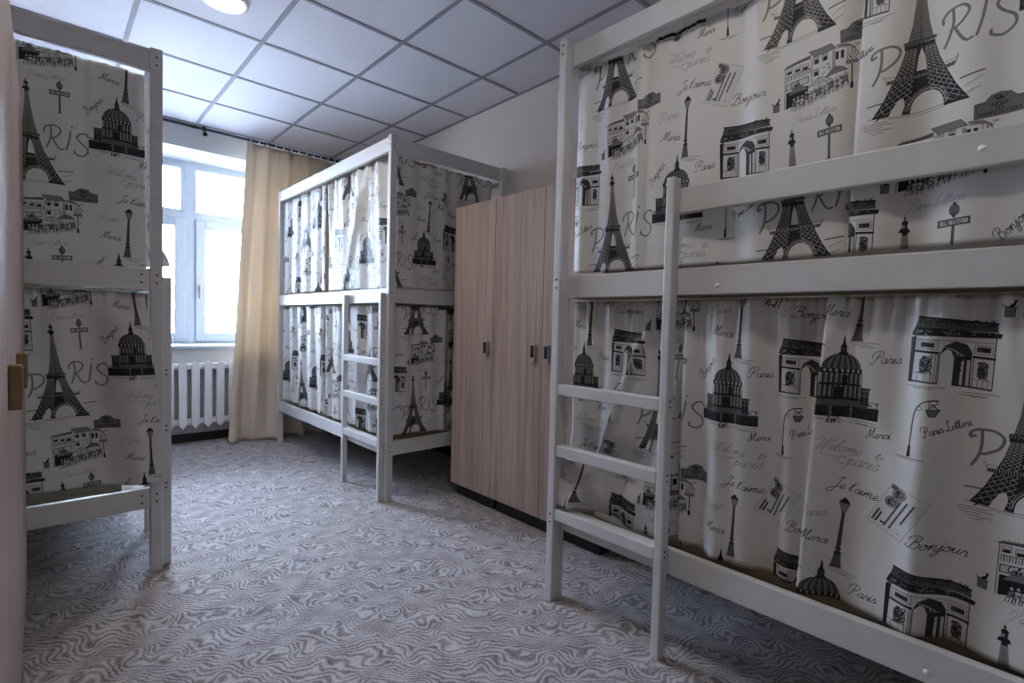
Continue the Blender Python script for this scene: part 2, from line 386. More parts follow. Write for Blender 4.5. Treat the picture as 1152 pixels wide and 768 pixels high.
# --- domed church
def church():
    p = Pen(E0+260, V0+165)
    p.rect(-92, 0, 92, 33, .06); p.rect(-76, 30, 68, 84, .32); p.rect(-48, 52, 44, 136, .22)
    for x in (-70, -58, 52, 62): p.rect(x-4, 40, x+4, 62, .05); p.rect(x-3, 66, x+3, 76, .1)
    p.rect(-78, 82, -46, 86, .08); p.rect(42, 82, 70, 86, .08); p.rect(-50, 48, 46, 54, .06); p.rect(-50, 88, 46, 93, .06)
    for i in range(9):
        x = -44+i*11; p.rect(x-2, 56, x+1.6, 88, .75, .7); p.rect(x-2, 95, x+1.6, 122, .8, .7); p.line([(x+3.5, 56), (x+3.5, 122)], 1.6, .05)
    p.rect(-14, 54, 6, 84, .04); p.rect(0, 92, 12, 116, .04)
    p.rect(-50, 122, 46, 136, .08)
    for i in range(7): p.oval(-38+i*12.5, 129, 3, 4.2, .8)
    n = 20
    dome = [(-2+44*math.cos(PI*i/n), 134+42*math.sin(PI*i/n)) for i in range(n+1)]
    p.fill(dome, .3)
    for k in (-.8, -.5, -.17, .17, .5, .8):
        p.line([(-2+44*k*math.cos(a), 134+42*math.sin(a)) for a in [PI/2*i/8 for i in range(9)]], 2.2, .06)
        p.line([(-2+44*(k+.14)*math.cos(a), 134+42*math.sin(a)) for a in [PI/2*i/8 for i in range(7)]], 1.2, .7, .8)
    p.line(dome, 1.6, .05)
    p.rect(-12, 172, 9, 180, .06); p.rect(-9, 180, 6, 193, .2); p.rect(-7, 181, -4, 190, .05); p.rect(0, 181, 3, 190, .05)
    p.fill([(-10, 193), (7, 193), (2, 205), (0, 226), (-2, 226), (-5, 205)], .06)
    p.scribble(-90, 30, -50, 46, 14, 1., .1, 1); p.scribble(48, 30, 90, 50, 22, 1., .1, 2)
    for i in range(30): p.line([(-90+i*6.2, 28), (-90+i*6.2, 35)], 1., .15)
    p.rect(-20, 2, -14, 30, .7, .5); p.rect(24, 2, 30, 30, .7, .5)
    p.scribble(-88, 4, 88, 26, 26, .7, .5, 5, .6)
    for a, b, y in ((-80, -30, -4), (-60, 0, -9), (20, 88, -6), (8, 70, -12), (40, 90, -14)): p.line([(a, y), (b, y-2)], 1.2, .12)
    p.scribble(-22, -18, 8, 2, 20, 1.4, .06, 7)
church()
# --- triumphal arch
def arch():
    p = Pen(E0+488, V0+280, 0, .97)
    p.fill([(-82, 0), (-82, 112), (-74, 168), (74, 152), (74, 122), (74, -4), (30, -4), (-22, 2)], .93)
    p.fill([(-80, 140), (-72, 168), (74, 152), (76, 132)], .28); p.scribble(-70, 144, 70, 160, 70, 1.1, .05, 11)
    p.line([(-72, 168), (74, 152)], 4.4, .05); p.line([(-78, 142), (78, 128)], 2.6, .05)
    p.fill([(-86, 124), (-80, 142), (84, 128), (82, 117), (-82, 120)], .08); p.scribble(-78, 122, 78, 134, 20, .8, .7, 12)
    p.fill([(-84, 0), (-76, 0), (-74, 120), (-86, 116)], .08)
    p.line([(74, 118), (74, -6)], 2.0, .08); p.line([(-74, 112), (74, 104)], 1.2, .1)
    # vault
    p.fill([(-26, 2), (-26, 72), (-18, 96), (0, 108), (22, 100), (32, 82), (33, -4)], .16)
    p.fill([(-24, 2), (-24, 74), (-14, 88), (-6, 84), (0, 66), (0, -1)], 1.)
    for k in range(3): p.line([(-20+k*7, 94-k*3), (0+k*7, 86-k*6), (8+k*7, 66)], 1.4, .75, smooth=True)
    p.rect(13, -2, 18, 60, .9); p.rect(24, -2, 30, 62, .85); p.rect(4, 64, 32, 70, .05); p.scribble(6, 34, 16, 62, 10, 1.3, .05, 13)
    # piers
    p.fill([(-70, 108), (-30, 106), (-30, 86), (-70, 88)], .95); p.line([(-70, 108), (-30, 106), (-30, 86), (-70, 88), (-70, 108)], 1.2, .1)
    p.fill([(-64, 104), (-36, 102), (-36, 90), (-64, 92)], .25); p.scribble(-62, 92, -38, 102, 24, 1., .05, 14)
    p.fill([(-80, 84), (-26, 80), (-26, 74), (-80, 78)], .08)
    p.fill([(36, 100), (70, 97), (70, 76), (36, 79)], .95); p.line([(36, 100), (70, 97), (70, 76), (36, 79), (36, 100)], 1.2, .1)
    p.fill([(40, 96), (66, 94), (66, 81), (40, 83)], .25); p.scribble(41, 83, 65, 94, 22, 1., .05, 15)
    p.fill([(33, 74), (76, 70), (76, 64), (33, 68)], .08)
    p.oval(-50, 46, 13, 22, .5, .8); p.scribble(-62, 26, -38, 70, 60, 1.5, .06, 16)
    p.oval(54, 38, 9, 22, .45, .8); p.scribble(45, 16, 63, 58, 50, 1.5, .06, 17)
    for x in (-28, -32): p.line([(x, 78), (x, 2)], 1.2, .12)
    p.line([(36, 68), (36, -4)], 1.6, .1)
    for x in (-66, -50, -38): p.line([(x, 26), (x, 4)], 1., .1)
    p.line([(-78, 26), (-32, 22)], 1., .1); p.line([(34, 16), (74, 12)], 1., .1)
    for x in (46, 56, 66): p.line([(x, 15), (x, -4)], 1., .1)
    p.fill([(-84, 6), (-24, 2), (-24, -1), (-84, 1)], .1); p.fill([(0, 1), (74, -6), (74, -10), (0, -3)], .1)
    for a, b, y in ((-86, -10, -9), (-70, -28, -14), (20, 90, -18), (14, 70, -24), (36, 62, -27)): p.line([(a, y), (b, y-1)], 1.2, .12)
arch()
# --- straight street lamp
def lamp():
    p = Pen(E0+288, V0+378, -2)
    p.fill([(-14, 0), (12, 0), (7, 38), (-8, 38)], .35); p.line([(-14, 0), (12, 0)], 3, .05)
    for x in (-8, -2, 4): p.line([(x, 1), (x*.6, 38)], 1., .08)
    p.rect(-9, 38, 8, 44, .08); p.rect(-6, 44, 5, 52, .3); p.rect(-8, 52, 7, 56, .08)
    p.fill([(-5, 56), (4, 56), (3, 160), (-3, 160)], .22); p.line([(-5, 56), (-3, 160)], 1.2, .05); p.line([(4, 56), (3, 160)], 1.2, .05)
    p.fill([(-4, 160), (4, 160), (12, 186), (-12, 186)], .5); p.line([(-4, 160), (-12, 186)], 1.4, .05); p.line([(4, 160), (12, 186)], 1.4, .05)
    p.fill([(-14, 186), (14, 186), (8, 196), (-8, 196)], .05); p.rect(-5, 196, 5, 201, .08)
    for a, b, y in ((-18, 52, -5), (-10, 34, -11), (6, 44, -16)): p.line([(a, y), (b, y-1)], 1.1, .15)
lamp()
# --- hooked lamp
def hook_lamp():
    p = Pen(E0+424, V0+92)
    p.fill([(-4, 0), (4, 0), (3, 28), (-2, 28)], .05); p.line([(0, 0), (1, 60), (3, 104), (8, 124), (20, 140), (36, 146), (46, 146)], 2.6, .08, smooth=True)
    p.ring(12, 124, 5, 5, 1.4, .08); p.ring(38, 140, 8, 5, 1.4, .08); p.ring(36, 132, 6, 4, 1.4, .08)
    p.fill([(26, 122), (50, 124), (42, 106), (32, 106)], .4); p.line([(26, 122), (50, 124), (42, 106), (32, 106), (26, 122)], 2., .05); p.line([(30, 124), (38, 134), (46, 125)], 1.6, .05)
    for a, b, y in ((-26, 30, -2), (-18, 12, -6)): p.line([(a, y), (b, y-3)], 1.4, .15)
hook_lamp()
# --- station sign on a pole
def sign():
    p = Pen(E0+82, V0+276)
    p.rect(-2.2, 0, 2.2, 68, .3); p.line([(-2.2, 0), (-2.2, 68)], 1., .08); p.line([(2.2, 0), (2.2, 68)], 1., .08); p.line([(-7, -4), (0, 8), (6, -4)], 1.3, .1)
    p.fill([(-30, 66), (30, 70), (30, 88), (-30, 84)], .25); p.fill([(-26, 70), (26, 73), (26, 84), (-26, 81)], .8)
    block(p, 'METRO', -18, 72.5, 8.5, 1.2, .12, 1.1)
    p.rect(-3, 88, 3, 96, .15); p.oval(0, 106, 9, 13, .38); p.ring(0, 106, 9, 13, 1.4, .08); p.line([(-8, 97), (8, 97)], 2, .08); p.rect(-3, 118, 3, 124, .1)
sign()
# --- street name plaque
def plaque():
    p = Pen(E0+150, V0-54, 2)
    p.fill([(-44, 0), (44, 0), (44, 34), (26, 36), (16, 48), (0, 52), (-16, 48), (-26, 36), (-44, 34)], .42)
    p.line([(-44, 0), (44, 0), (44, 34), (26, 36), (16, 48), (0, 52), (-16, 48), (-26, 36), (-44, 34), (-44, 0)], 1.3, .12)
    p.line([(-40, 3.5), (40, 3.5), (40, 31), (-40, 31), (-40, 3.5)], .8, .15)
    block(p, 'AVENUE', -16, 23, 6, 1.1, .06, 1.1); block(p, 'DES', -8, 14.5, 6, 1.1, .06, 1.1); block(p, 'CHAMPS ELYSEES', -37, 5.5, 6, 1.1, .06, 1.18)
    p.scribble(-11, 36, 11, 47, 10, 1.3, .08, 21)
plaque()
# --- street cafe
def cafe():
    p = Pen(E0+52, V0-200)
    p.fill([(-88, 8), (-88, 126), (-28, 136), (64, 138), (96, 110), (96, 60), (40, 20), (-40, 8)], .97)
    p.fill([(-92, 124), (-84, 130), (-20, 142), (-22, 132)], .35)
    for i in range(9): p.line([(-86+i*7.5, 124+i*1.2), (-80+i*7.5, 134+i*1.2)], 1., .15)
    p.line([(-92, 124), (-22, 133)], 1.8, .1)
    p.fill([(-26, 152), (-12, 134), (44, 136), (30, 154)], .5); p.line([(-26, 152), (-12, 134), (44, 136), (30, 154), (-26, 152)], 1.3, .1)
    p.fill([(44, 144), (46, 134), (84, 130), (70, 142)], .55); p.line([(44, 144), (84, 130)], 1.3, .1)
    for x in (-76, -54, -34): p.fill([(x-8, 104), (x+8, 106), (x+8, 122), (x-8, 120)], .85); p.fill([(x-6, 104), (x+6, 106), (x+6, 114), (x-6, 112)], .05); p.line([(x-8, 104), (x-8, 120), (x+8, 122), (x+8, 106)], 1., .1)
    for i in range(14): p.line([(-84+i*4.8, 98+i*.6), (-86+i*4.8+2, 84+i*.6)], 2., .12 if i % 2 else .5)
    p.line([(-84, 98), (-18, 106)], 1.4, .08)
    for x, y in ((-6, 112), (16, 113), (-6, 78)): p.rect(x-7, y, x+7, y+20, .7); p.rect(x-5, y, x+5, y+12, .05); p.line([(x-8, y), (x-8, y+20), (x+8, y+20)], 1., .1)
    for x in (46, 58): p.rect(x-3.6, 104, x+3.6, 126, .05)
    p.rect(34, 70, 42, 132, .6); p.line([(-18, 132), (-18, 66)], 1.4, .1); p.line([(70, 130), (70, 92)], 1.2, .15)
    p.scribble(74, 100, 96, 136, 18, 1., .15, 31); p.scribble(4, 70, 30, 104, 10, 1., .3, 30)
    p.line([(-88, 126), (-88, 4)], 1.4, .1)
    p.fill([(-84, 58), (-26, 66), (-26, 84), (-84, 76)], .85); p.line([(-84, 58), (-26, 66), (-26, 84), (-84, 76), (-84, 58)], 2., .08)
    script('Cafe', E0+52-72, V0-200+63, 15, 6, 1.9, .05)
    p.fill([(-84, 4), (-26, 22), (-26, 58), (-84, 52)], .04)
    for x, y, r, v in ((-52, 42, 27, .45), (2, 50, 31, .82), (44, 64, 27, .45)):
        p.fill([(x-r, y), (x-r*.5, y+16), (x, y+22), (x+r*.55, y+18), (x+r, y+6), (x, y+4)], v, smooth=False)
        p.line([(x-r, y), (x-r*.5, y+16), (x, y+22), (x+r*.55, y+18), (x+r, y+6), (x, y+4), (x-r, y)], 1.1, .1)
        for k in (-.5, 0, .5): p.line([(x, y+22), (x+k*r, y+4)], .8, .2)
        p.line([(x+1, y+4), (x+1, y-30)], 1.2, .12)
    r = random.Random(9)
    for i in range(13):
        x = -62+i*10.6; y = 6+i*2.6+r.uniform(-3, 3)
        p.fill([(x-6, y), (x+6, y+1), (x+5, y+17), (x-5, y+16)], .85 if i % 3 else .45); p.oval(x, y+22, 3.2, 4, .85)
        p.line([(x-6, y), (x-5, y+16), (x+5, y+17), (x+6, y)], 1.1, .1); p.ring(x, y+22, 3.2, 4, 1.1, .1)
        p.scribble(x-8, y-4, x+8, y+20, 6, 1.2, .06, 40+i)
        for k in (-7, -2, 4, 8): p.line([(x+k, y), (x+k-2, y-13)], 1.3, .08)
    p.rect(78, 18, 81, 84, .12); p.rect(76, 18, 83, 34, .08)
    for x in (71, 79, 88): p.oval(x, 90, 4.4, 5.4, .55); p.ring(x, 90, 4.4, 5.4, 1.4, .08)
    for i in range(4): p.line([(68+i*6, 100-i), (72+i*6, 112-2*i)], 1., .2)
    # little cat on a pedestal
    q = Pen(E0-58, V0-196)
    q.fill([(-8, 0), (8, 0), (8, 18), (10, 22), (-10, 22), (-8, 18)], .4); q.line([(-8, 0), (8, 0), (8, 18), (10, 22), (-10, 22), (-8, 18), (-8, 0)], 1.2, .1)
    q.fill([(-10, 22), (-4, 23), (4, 32), (9, 36), (7, 26), (5, 22)], .06); q.oval(7, 36, 3, 3, .06); q.line([(-6, 23), (-14, 28)], 1.5, .08)
cafe()
# --- postcard
def card():
    p = Pen(E0+412, V0-58, -24)
    p.fill([(-42, -62), (42, -62), (42, 62), (-42, 62)], .97); p.line([(-42, -62), (42, -62), (42, 62), (-42, 62), (-42, -62)], .8, .35)
    p.fill([(-40, 48), (-24, 48), (-24, 60), (-40, 60)], .35)
    for cx, cy in ((-16, 44), (-20, 16)):
        p.oval(cx, cy, 14, 14, .6); p.ring(cx, cy, 15, 15, 1.4, .12); p.ring(cx, cy, 9, 9, 1.2, .15); p.scribble(cx-10, cy-10, cx+10, cy+10, 14, 1.5, .12, int(cy))
    for k, (x, y0, y1) in enumerate(((-34, -54, -22), (-26, -54, -24), (-6, -52, 30), (6, -50, 34), (20, -20, 40))):
        y = y0
        while y < y1:
            p.line([(x, y), (x+3, y+1.5), (x-1, y+3), (x+3, y+5)], 1.9 if k < 2 else 1.6, .08, smooth=True); y += 5.2
    p.scribble(-16, -56, -8, -44, 5, 1.4, .1, 51); p.rect(28, -50, 30, -44, .15)
    for x in (28, 36): p.line([(x, -10), (x, 50)], .6, .5)
card()
# --- handwriting
script('Bonjour', E0+166, V0+298, 27, 52, 1.5)
script('Paris', E0+326, V0+318, 31, 4, 1.6)
script('Paris Letters', E0+452, V0+146, 24, 26, 1.5, .06, .12, .78)
script('Merci', E0+330, V0+118, 26, 8, 1.6)
script('Welcome', E0+222, V0+72, 33, -4, 1.0, .36, .5, .9)
script('to', E0+352, V0+64, 24, -2, 1.0, .36, .5, 1.)
script('paris', E0+288, V0+34, 40, 0, 1.1, .36, .5, 1.)
Pen(E0, V0).line([(232, 66), (240, 56), (270, 54), (312, 64)], 1., .36, smooth=True); Pen(E0, V0).line([(292, 30), (268, 42), (276, 54), (300, 48)], 1., .36, smooth=True)
script("Je t'aime", E0+262, V0-34, 32, -6, 1.7)
script('Paris', E0+196, V0-128, 32, 10, 1.0, .45)
script('Merci', E0+202, V0-190, 31, -8, 1.7)
script('Bonjour', E0+440, V0-132, 33, -3, 1.7, .05, .32, 1.05)
script('Paris Letters', E0-8, V0-246, 26, 6, .9, .5, .35, .85)
WORLD, EXPO = 18, 1.95
LAMPS = ((.70, 3.025, 9), (.70, .625, 4.5))
M['print'] = mk_print()
def mk_beige():
    m, n, l, b = nt('beige_drape'); b.inputs['Base Color'].default_value = (.72, .62, .51, 1); b.inputs['Roughness'].default_value = .7
    tc = n.new('ShaderNodeTexCoord'); weave_bump(n, l, b, tc.outputs['Object'], .1)
    t = cloth_shader(m, n, l, b, .22, None); t.inputs[0].default_value = (.76, .63, .47, 1)
    return m
M['drape'] = mk_beige()
# ------------------------------------------------------------------ room
XL, XRW, YN, YF, ZC = -.615, 2.52, -1.35, 5.25, 2.772
GX, GY = 1.5674, 2.7143
WX0, WX1, WZ0, WZ1, YG = .05, 2.01, .86, 2.59, 5.70
struct('floor', MB().box(XL-.1, XRW+.1, YN-.1, YF+.55, -.12, 0), M['carpet'])
struct('ceiling', MB().box(XL-.1, XRW+.1, YN-.1, YF+.55, ZC, ZC+.1), M['tile'])
g = MB()
for k in range(-4, 3):
    x = GX+.6*k
    if XL < x < XRW: g.box(x-.012, x+.012, YN, YF, ZC-.004, ZC+.002)
for k in range(-7, 6):
    y = GY+.6*k
    if YN < y < YF: g.box(XL, XRW, y-.012, y+.012, ZC-.0045, ZC+.002)
g.box(XRW-.02, XRW, YN, YF, ZC-.006, ZC+.002); g.box(XL, XL+.02, YN, YF, ZC-.006, ZC+.002)
struct('trim_1', g, M['tbar'])
struct('wall_right', MB().box(XRW, XRW+.12, YN-.1, YF+.5, -.1, ZC+.1), M['wall'])
struct('wall_left', MB().box(XL-.12, XL, YN-.1, YF+.5, -.1, ZC+.1), M['wall'])
struct('wall_near', MB().box(XL, XRW, YN-.12, YN, -.1, ZC+.1), M['wall'])
struct('wall_far', MB().box(XL, WX0, YF, YG+.08, 0, ZC).box(WX1, XRW, YF, YG+.08, 0, ZC).box(WX0, WX1, YF, YG+.08, 0, WZ0-.025).box(WX0, WX1, YF, YG+.08, WZ1, ZC), M['wall_far'])
struct('baseboard_far', MB().box(XL, XRW, YF-.018, YF-.0005, 0, .075), M['base'])
struct('baseboard_right', MB().box(XRW-.018, XRW-.0005, YN, YF-.02, 0, .075), M['base'])
struct('baseboard_left', MB().box(XL+.0005, XL+.018, YN, YF-.02, 0, .075), M['base'])
struct('trim_2', MB().box(WX0-.06, WX1+.06, YF-.055, YF+.005, WZ0-.025, WZ0, .004).box(WX0+.002, WX1-.002, YF, YG+.02, WZ0-.025, WZ0), M['pvc'])
# window: outer frame, mullion and transom; two casements below, two fixed lights above
W = tag(bpy.data.objects.new('window_1', None), kind='structure'); COL.objects.link(W); W.location = (1.03, YG, WZ0)
y0, y1 = YG, YG+.07
def ring(mb, x0, x1, z0, z1, w, ya, yb, bev=.004):
    mb.box(x0, x0+w, ya, yb, z0, z1, bev).box(x1-w, x1, ya, yb, z0, z1, bev).box(x0+w, x1-w, ya, yb, z0, z0+w, bev).box(x0+w, x1-w, ya, yb, z1-w, z1, bev)
f = MB(); ring(f, WX0, WX1, WZ0, WZ1, .045, y0, y1)
f.box(.986, 1.075, y0, y1, WZ0+.04, WZ1-.04, .004).box(WX0+.04, .99, y0, y1, 2.045, 2.10, .004).box(1.07, WX1-.04, y0, y1, 2.045, 2.10, .004)
f.build('window_frame', M['pvc'], W)
for xa, xb, wd in ((WX0+.042, .985, .035), (1.055, WX1-.042, .027)):
    f = MB(); ring(f, xa, xb, 2.095, WZ1-.042, wd, y0-.004, y1-.01); f.build('light_frame', M['pvc'], W)
    MB().box(xa+.02, xb-.02, y0+.03, y0+.036, 2.115, WZ1-.06).build('window_pane', M['glass'], W)
for xa, xb in ((WX0+.045, .988), (1.073, WX1-.045)):
    f = MB(); ring(f, xa, xb, WZ0+.015, 2.05, .085, y0-.018, y1-.01, .006); s = f.build('casement', M['pvc'], W)
    MB().box(xa+.07, xb-.07, y0+.02, y0+.026, WZ0+.085, 1.98).build('window_pane', M['glass'], W)
h = MB().box(1.093, 1.115, y0-.03, y0-.017, 1.36, 1.43, .003).box(1.098, 1.112, y0-.05, y0-.03, 1.385, 1.405).box(1.096, 1.114, y0-.06, y0-.045, 1.29, 1.405, .004)
h.build('window_handle', M['steel'], W)
MB().box(1.085, 1.10, y0-.02, y0-.003, 2.18, 2.24, .003).build('window_latch', M['steel'], W)
# ------------------------------------------------------------------ outside
struct('ground', MB().box(-12, 14, 6.2, 30, -1.2, -1.1), M['ground'])
B = thing('building', (2.5, 11.2, -1.1), 'pale boarded house wall seen blown out through the window panes', 'building')
b = MB()
for i in range(15): b.prism([(11.2, -1.1+.24*i), (11.23, -1.1+.24*i), (11.245, -1.1+.24*(i+1)), (11.215, -1.1+.24*(i+1))], -3.2, 9, 'YZ')
b.box(-3.2, 9, 11.24, 13, -1.1, 2.5).build('siding', plain('pale_boards', (.66, .70, .72), .8), B)
MB().prism([(11.0, 2.46), (12.2, 3.05), (13.4, 2.46)], -3.5, 9.3, 'YZ').build('roof', plain('pale_roof', (.5, .54, .58), .7), B)
f = MB(); ring(f, 2.1, 3.0, .3, 1.6, .07, 11.15, 11.24); w_ = f.build('house_window', M['pvc'], B)
MB().box(2.15, 2.95, 11.2, 11.215, .35, 1.55).build('pane', plain('dark_pane', (.25, .33, .38), .1), w_)
# ------------------------------------------------------------------ bunk beds
BW, BL, ZT = .945, 2.0, 2.255
BOARDS = ((.287, .375), (1.237, 1.326), (2.158, 2.244))
RUNGS = ((.337, .383), (.597, .643), (.846, .890))
class Bed:
    """local x runs from the ladder side to the wall, local y from the visible end to the other end"""
    def __init__(s, fx, dx, fy, dy, label, off, style):
        s.fx, s.dx, s.fy, s.dy = fx, dx, fy, dy
        s.t = thing('bunk_bed', (fx+dx*BW/2, fy+dy*BL/2, 0), label, 'bunk bed', 'white bunk beds')
        P = M['paint']
        for a in (0, BW-.045):
            for c in (0, BL-.036):
                m = MB()
                if style == 'R' and a == 0 and c == 0: s.bx(m, 0, .045, 0, .036, 1.302, ZT, .004); s.bx(m, .043, .066, 0, .036, 0, 1.302, .003)
                else: s.bx(m, a, a+.045, c, c+.036, 0, ZT, .004)
                m.build('post', P, s.t)
        for k, (z0, z1) in enumerate(BOARDS):
            m = MB(); s.bx(m, off, off+.028, .036 if off < .04 else .0, BL-.036 if off < .04 else BL, z0, z1, .003); m.build('side_board', P, s.t)
            m = MB(); s.bx(m, BW-.03, BW-.003, .036, BL-.036, z0, z1, .003); m.build('side_board', P, s.t)
            for c in (.006, BL-.034):
                m = MB(); s.bx(m, .045 if off < .04 else off+.028, BW-.045, c, c+.028, z0, z1, .003); m.build('end_board', P, s.t)
        for z in (.295, 1.245):
            m = MB(); s.bx(m, off+.03, BW-.032, .036, BL-.036, z, z+.022); m.build('base_board', M['slat'], s.t)
        # ladder
        if style == 'M': rails = ((-.036, -.0005, .03, .06, 1.295), (-.036, -.0005, .545, .576, 1.295))
        elif style == 'L': rails = ((-.04, -.0005, .055, .085, 1.296), (-.04, -.0005, .55, .58, 1.296))
        else: rails = ((-.002, .042, 0, .036, 1.302), (0, .043, .494, .525, 1.622))
        for x0, x1, c0, c1, zt in rails:
            m = MB(); s.bx(m, x0, x1, c0, c1, 0, zt, .0045); m.build('ladder_rail', P, s.t)
        x0, x1 = rails[1][0]+.001, rails[1][1]-.004
        for z0, z1 in RUNGS:
            m = MB(); s.bx(m, x0, x1, rails[0][3], rails[1][2], z0, z1, .004); m.build('rung', P, s.t)
        if style == 'R':
            m = MB(); s.bx(m, .043, .070, .496, BL, 1.508, 1.592, .004); m.build('guard_rail', P, s.t)
        # curtain wires below the boards
        xs = off+.085
        for z in (2.15, 1.229):
            m = MB(); m.tube(s.p(xs, .095, z), s.p(xs, BL-.03, z), .003, 8); m.build('curtain_wire', M['cord'], s.t)
            m = MB(); m.tube(s.p(xs+.004, .090, z), s.p(BW-.04, .090, z), .003, 8); m.build('curtain_wire', M['cord'], s.t)
        # screws: pairs where boards meet posts
        fo = -.002 if style == 'R' else 0
        for z0, z1 in BOARDS:
            for q in (.3, .68):
                z = z0+(z1-z0)*q
                if style != 'R':
                    s.screw((.022, -.0005, z), (0, -1, 0))
                    if style == 'L' and z < 2: s.screw((.075, .0055, z), (0, -1, 0))
                s.screw((-.0005 if style != 'R' or z > 1.3 else -.0025, .018, z+.012), (-1, 0, 0))
        if style in 'ML':
            for z in (.36, .62, .87):
                for q in (-.008, .012): s.screw((-.02, rails[0][2]-.0005, z+q), (0, -1, 0))
        else:
            for z in (.36, .62, .87):
                for q in (-.008, .012): s.screw((.02, .5255, z+q), (0, 1, 0))
        for (yy, z) in (((.66, 1.265), (1.215, .315), (1.26, 1.55)) if style == 'R' else ((1.6, 1.29), (.9, 1.29))):
            xx = off if z != 1.55 else .043
            m = MB(); m.ball(s.p(xx, yy, z), .0075, (.5, 1, 1), 12, 8); m.build('screw_cap', M['cap'], s.t, True)
    def p(s, x, y, z): return Vector((s.fx+s.dx*x, s.fy+s.dy*y, z))
    def bx(s, m, x0, x1, y0, y1, z0, z1, bev=0.): m.box(s.fx+s.dx*x0, s.fx+s.dx*x1, s.fy+s.dy*y0, s.fy+s.dy*y1, z0, z1, bev)
    def screw(s, c, d):
        a = s.p(*c); v = Vector((d[0]*s.dx, d[1]*s.dy, d[2]))
        MB().tube(a-v*.003, a+v*.0008, .0042, 10).build('screw', M['screw'], s.t)
RB = Bed(1.511, 1, 1.400, -1, 'white bunk bed nearest the camera, with guard rail and tall ladder rail', .045, 'R')
MBd = Bed(1.543, 1, 2.790, 1, 'white bunk bed between the lockers and the beige window drape', .003, 'M')
LB = Bed(.378, -1, 2.650, 1, 'white bunk bed whose short end stands beyond the brown-handled lockers', .004, 'L')
for bed, lab in ((RB, 'beige sheeted mattress showing above the lowest rung of the nearest bunk'), (MBd, 'beige mattress in the lower bunk beside the window drape'), (LB, 'beige mattress edge under the hem of the bunk curtain beyond the brown-handled lockers')):
    off = .075 if bed is RB else .036
    m = MB(); bed.bx(m, off+.098, BW-.05, .10, BL-.06, .318, .395, .02)
    tag(m.build('mattress', M['mattress'], None, True), lab, 'mattress', 'lower bunk mattresses')
# ------------------------------------------------------------------ printed curtains
def smooth(a, b, x):
    t = min(1, max(0, (x-a)/(b-a))); return t*t*(3-2*t)
def drape(name, mat, top, bot, zt, zb, n, label, cat, group, E=None, gath=1., folds=(), ruffle=.004, wob=.006, extra=None, nx=90, nz=64, seed=0, thick=.0016, hem=None, zbf=None):
    """a hanging sheet: top and bottom lines run left to right as the room sees them, n is the horizontal direction facing the room"""
    (ax, ay), (bx, by) = top; (cx, cy), (dx, dy) = bot
    width = math.hypot(bx-ax, by-ay)
    bm = bmesh.new(); uvl = bm.loops.layers.uv.new('UVMap'); V = []; UV = {}
    tx, ty = (bx-ax)/width, (by-ay)/width
    for j in range(nz+1):
        t = j/nz; row = []
        for i in range(nx+1):
            s = i/nx
            x = (ax+(bx-ax)*s)*(1-t)+(cx+(dx-cx)*s)*t; y = (ay+(by-ay)*s)*(1-t)+(cy+(dy-cy)*s)*t
            zl = zb(s) if callable(zb) else zb
            z = zt+(zl-zt)*t
            d = 0.
            for (cyc, at, ab, ph) in folds:
                d += (at+(ab-at)*smooth(0, .7, t))*math.sin(2*PI*(cyc*s+ph+.05*math.sin(2.1*t+ph*9)))
            if ruffle:
                e = math.exp(-t*16)
                d += ruffle*e*(math.sin(2*PI*s*width*24+3*math.sin(s*17+seed))+.6*math.sin(2*PI*s*width*41+seed))
            d += wob*(mnoise.noise((s*width*3.3+seed*7.1, t*1.6, seed))+.22*mnoise.noise((s*width*8+seed*3.1, t*4.5, seed+5)))
            sx = 0.
            if extra:
                q = extra(s, t); d += q[0]; sx = q[1]; z += q[2] if len(q) > 2 else 0
            row.append(bm.verts.new((x+n[0]*d+tx*sx, y+n[1]*d+ty*sx, z)))
            UV[(i, j)] = (s*width*gath, zt+((zl if zbf is None else zbf)-zt)*t)
        V.append(row)
    u0, v0 = 0., 0.
    if E: u0, v0 = E0/1000-E[0]*gath, V0/1000-E[1]
    for j in range(nz):
        for i in range(nx):
            idx = ((i, j), (i, j+1), (i+1, j+1), (i+1, j))
            f = bm.faces.new([V[b][a] for a, b in idx]); f.smooth = True
            for lp, k in zip(f.loops, idx):
                u, v = UV[k]; lp[uvl].uv = ((u+u0)/TW, (v+v0)/TH)
    me = bpy.data.meshes.new(name); bm.to_mesh(me); bm.free(); me.materials.append(mat)
    c = sum((v.co for v in me.vertices), Vector())/len(me.vertices); c.z = min(v.co.z for v in me.vertices)
    for v in me.vertices: v.co -= c
    o = bpy.data.objects.new(name, me); COL.objects.link(o); o.location = c
    sm = o.modifiers.new('thickness', 'SOLIDIFY'); sm.thickness = thick; sm.offset = 0
    return tag(o, label, cat, group)
GRP = 'curtains printed with Paris sights'
def bed_curtain(*a, **k): return drape('bed_curtain', M['print'], *a, cat='bed curtain', group=GRP, **k)
def along_y(X, ya, yb, X2=None, ya2=None, yb2=None):
    return ((X, ya), (X, yb)), ((X if X2 is None else X2, ya if ya2 is None else ya2), (X if X2 is None else X2, yb if yb2 is None else yb2))
NX, NY = (-1, 0), (0, -1)
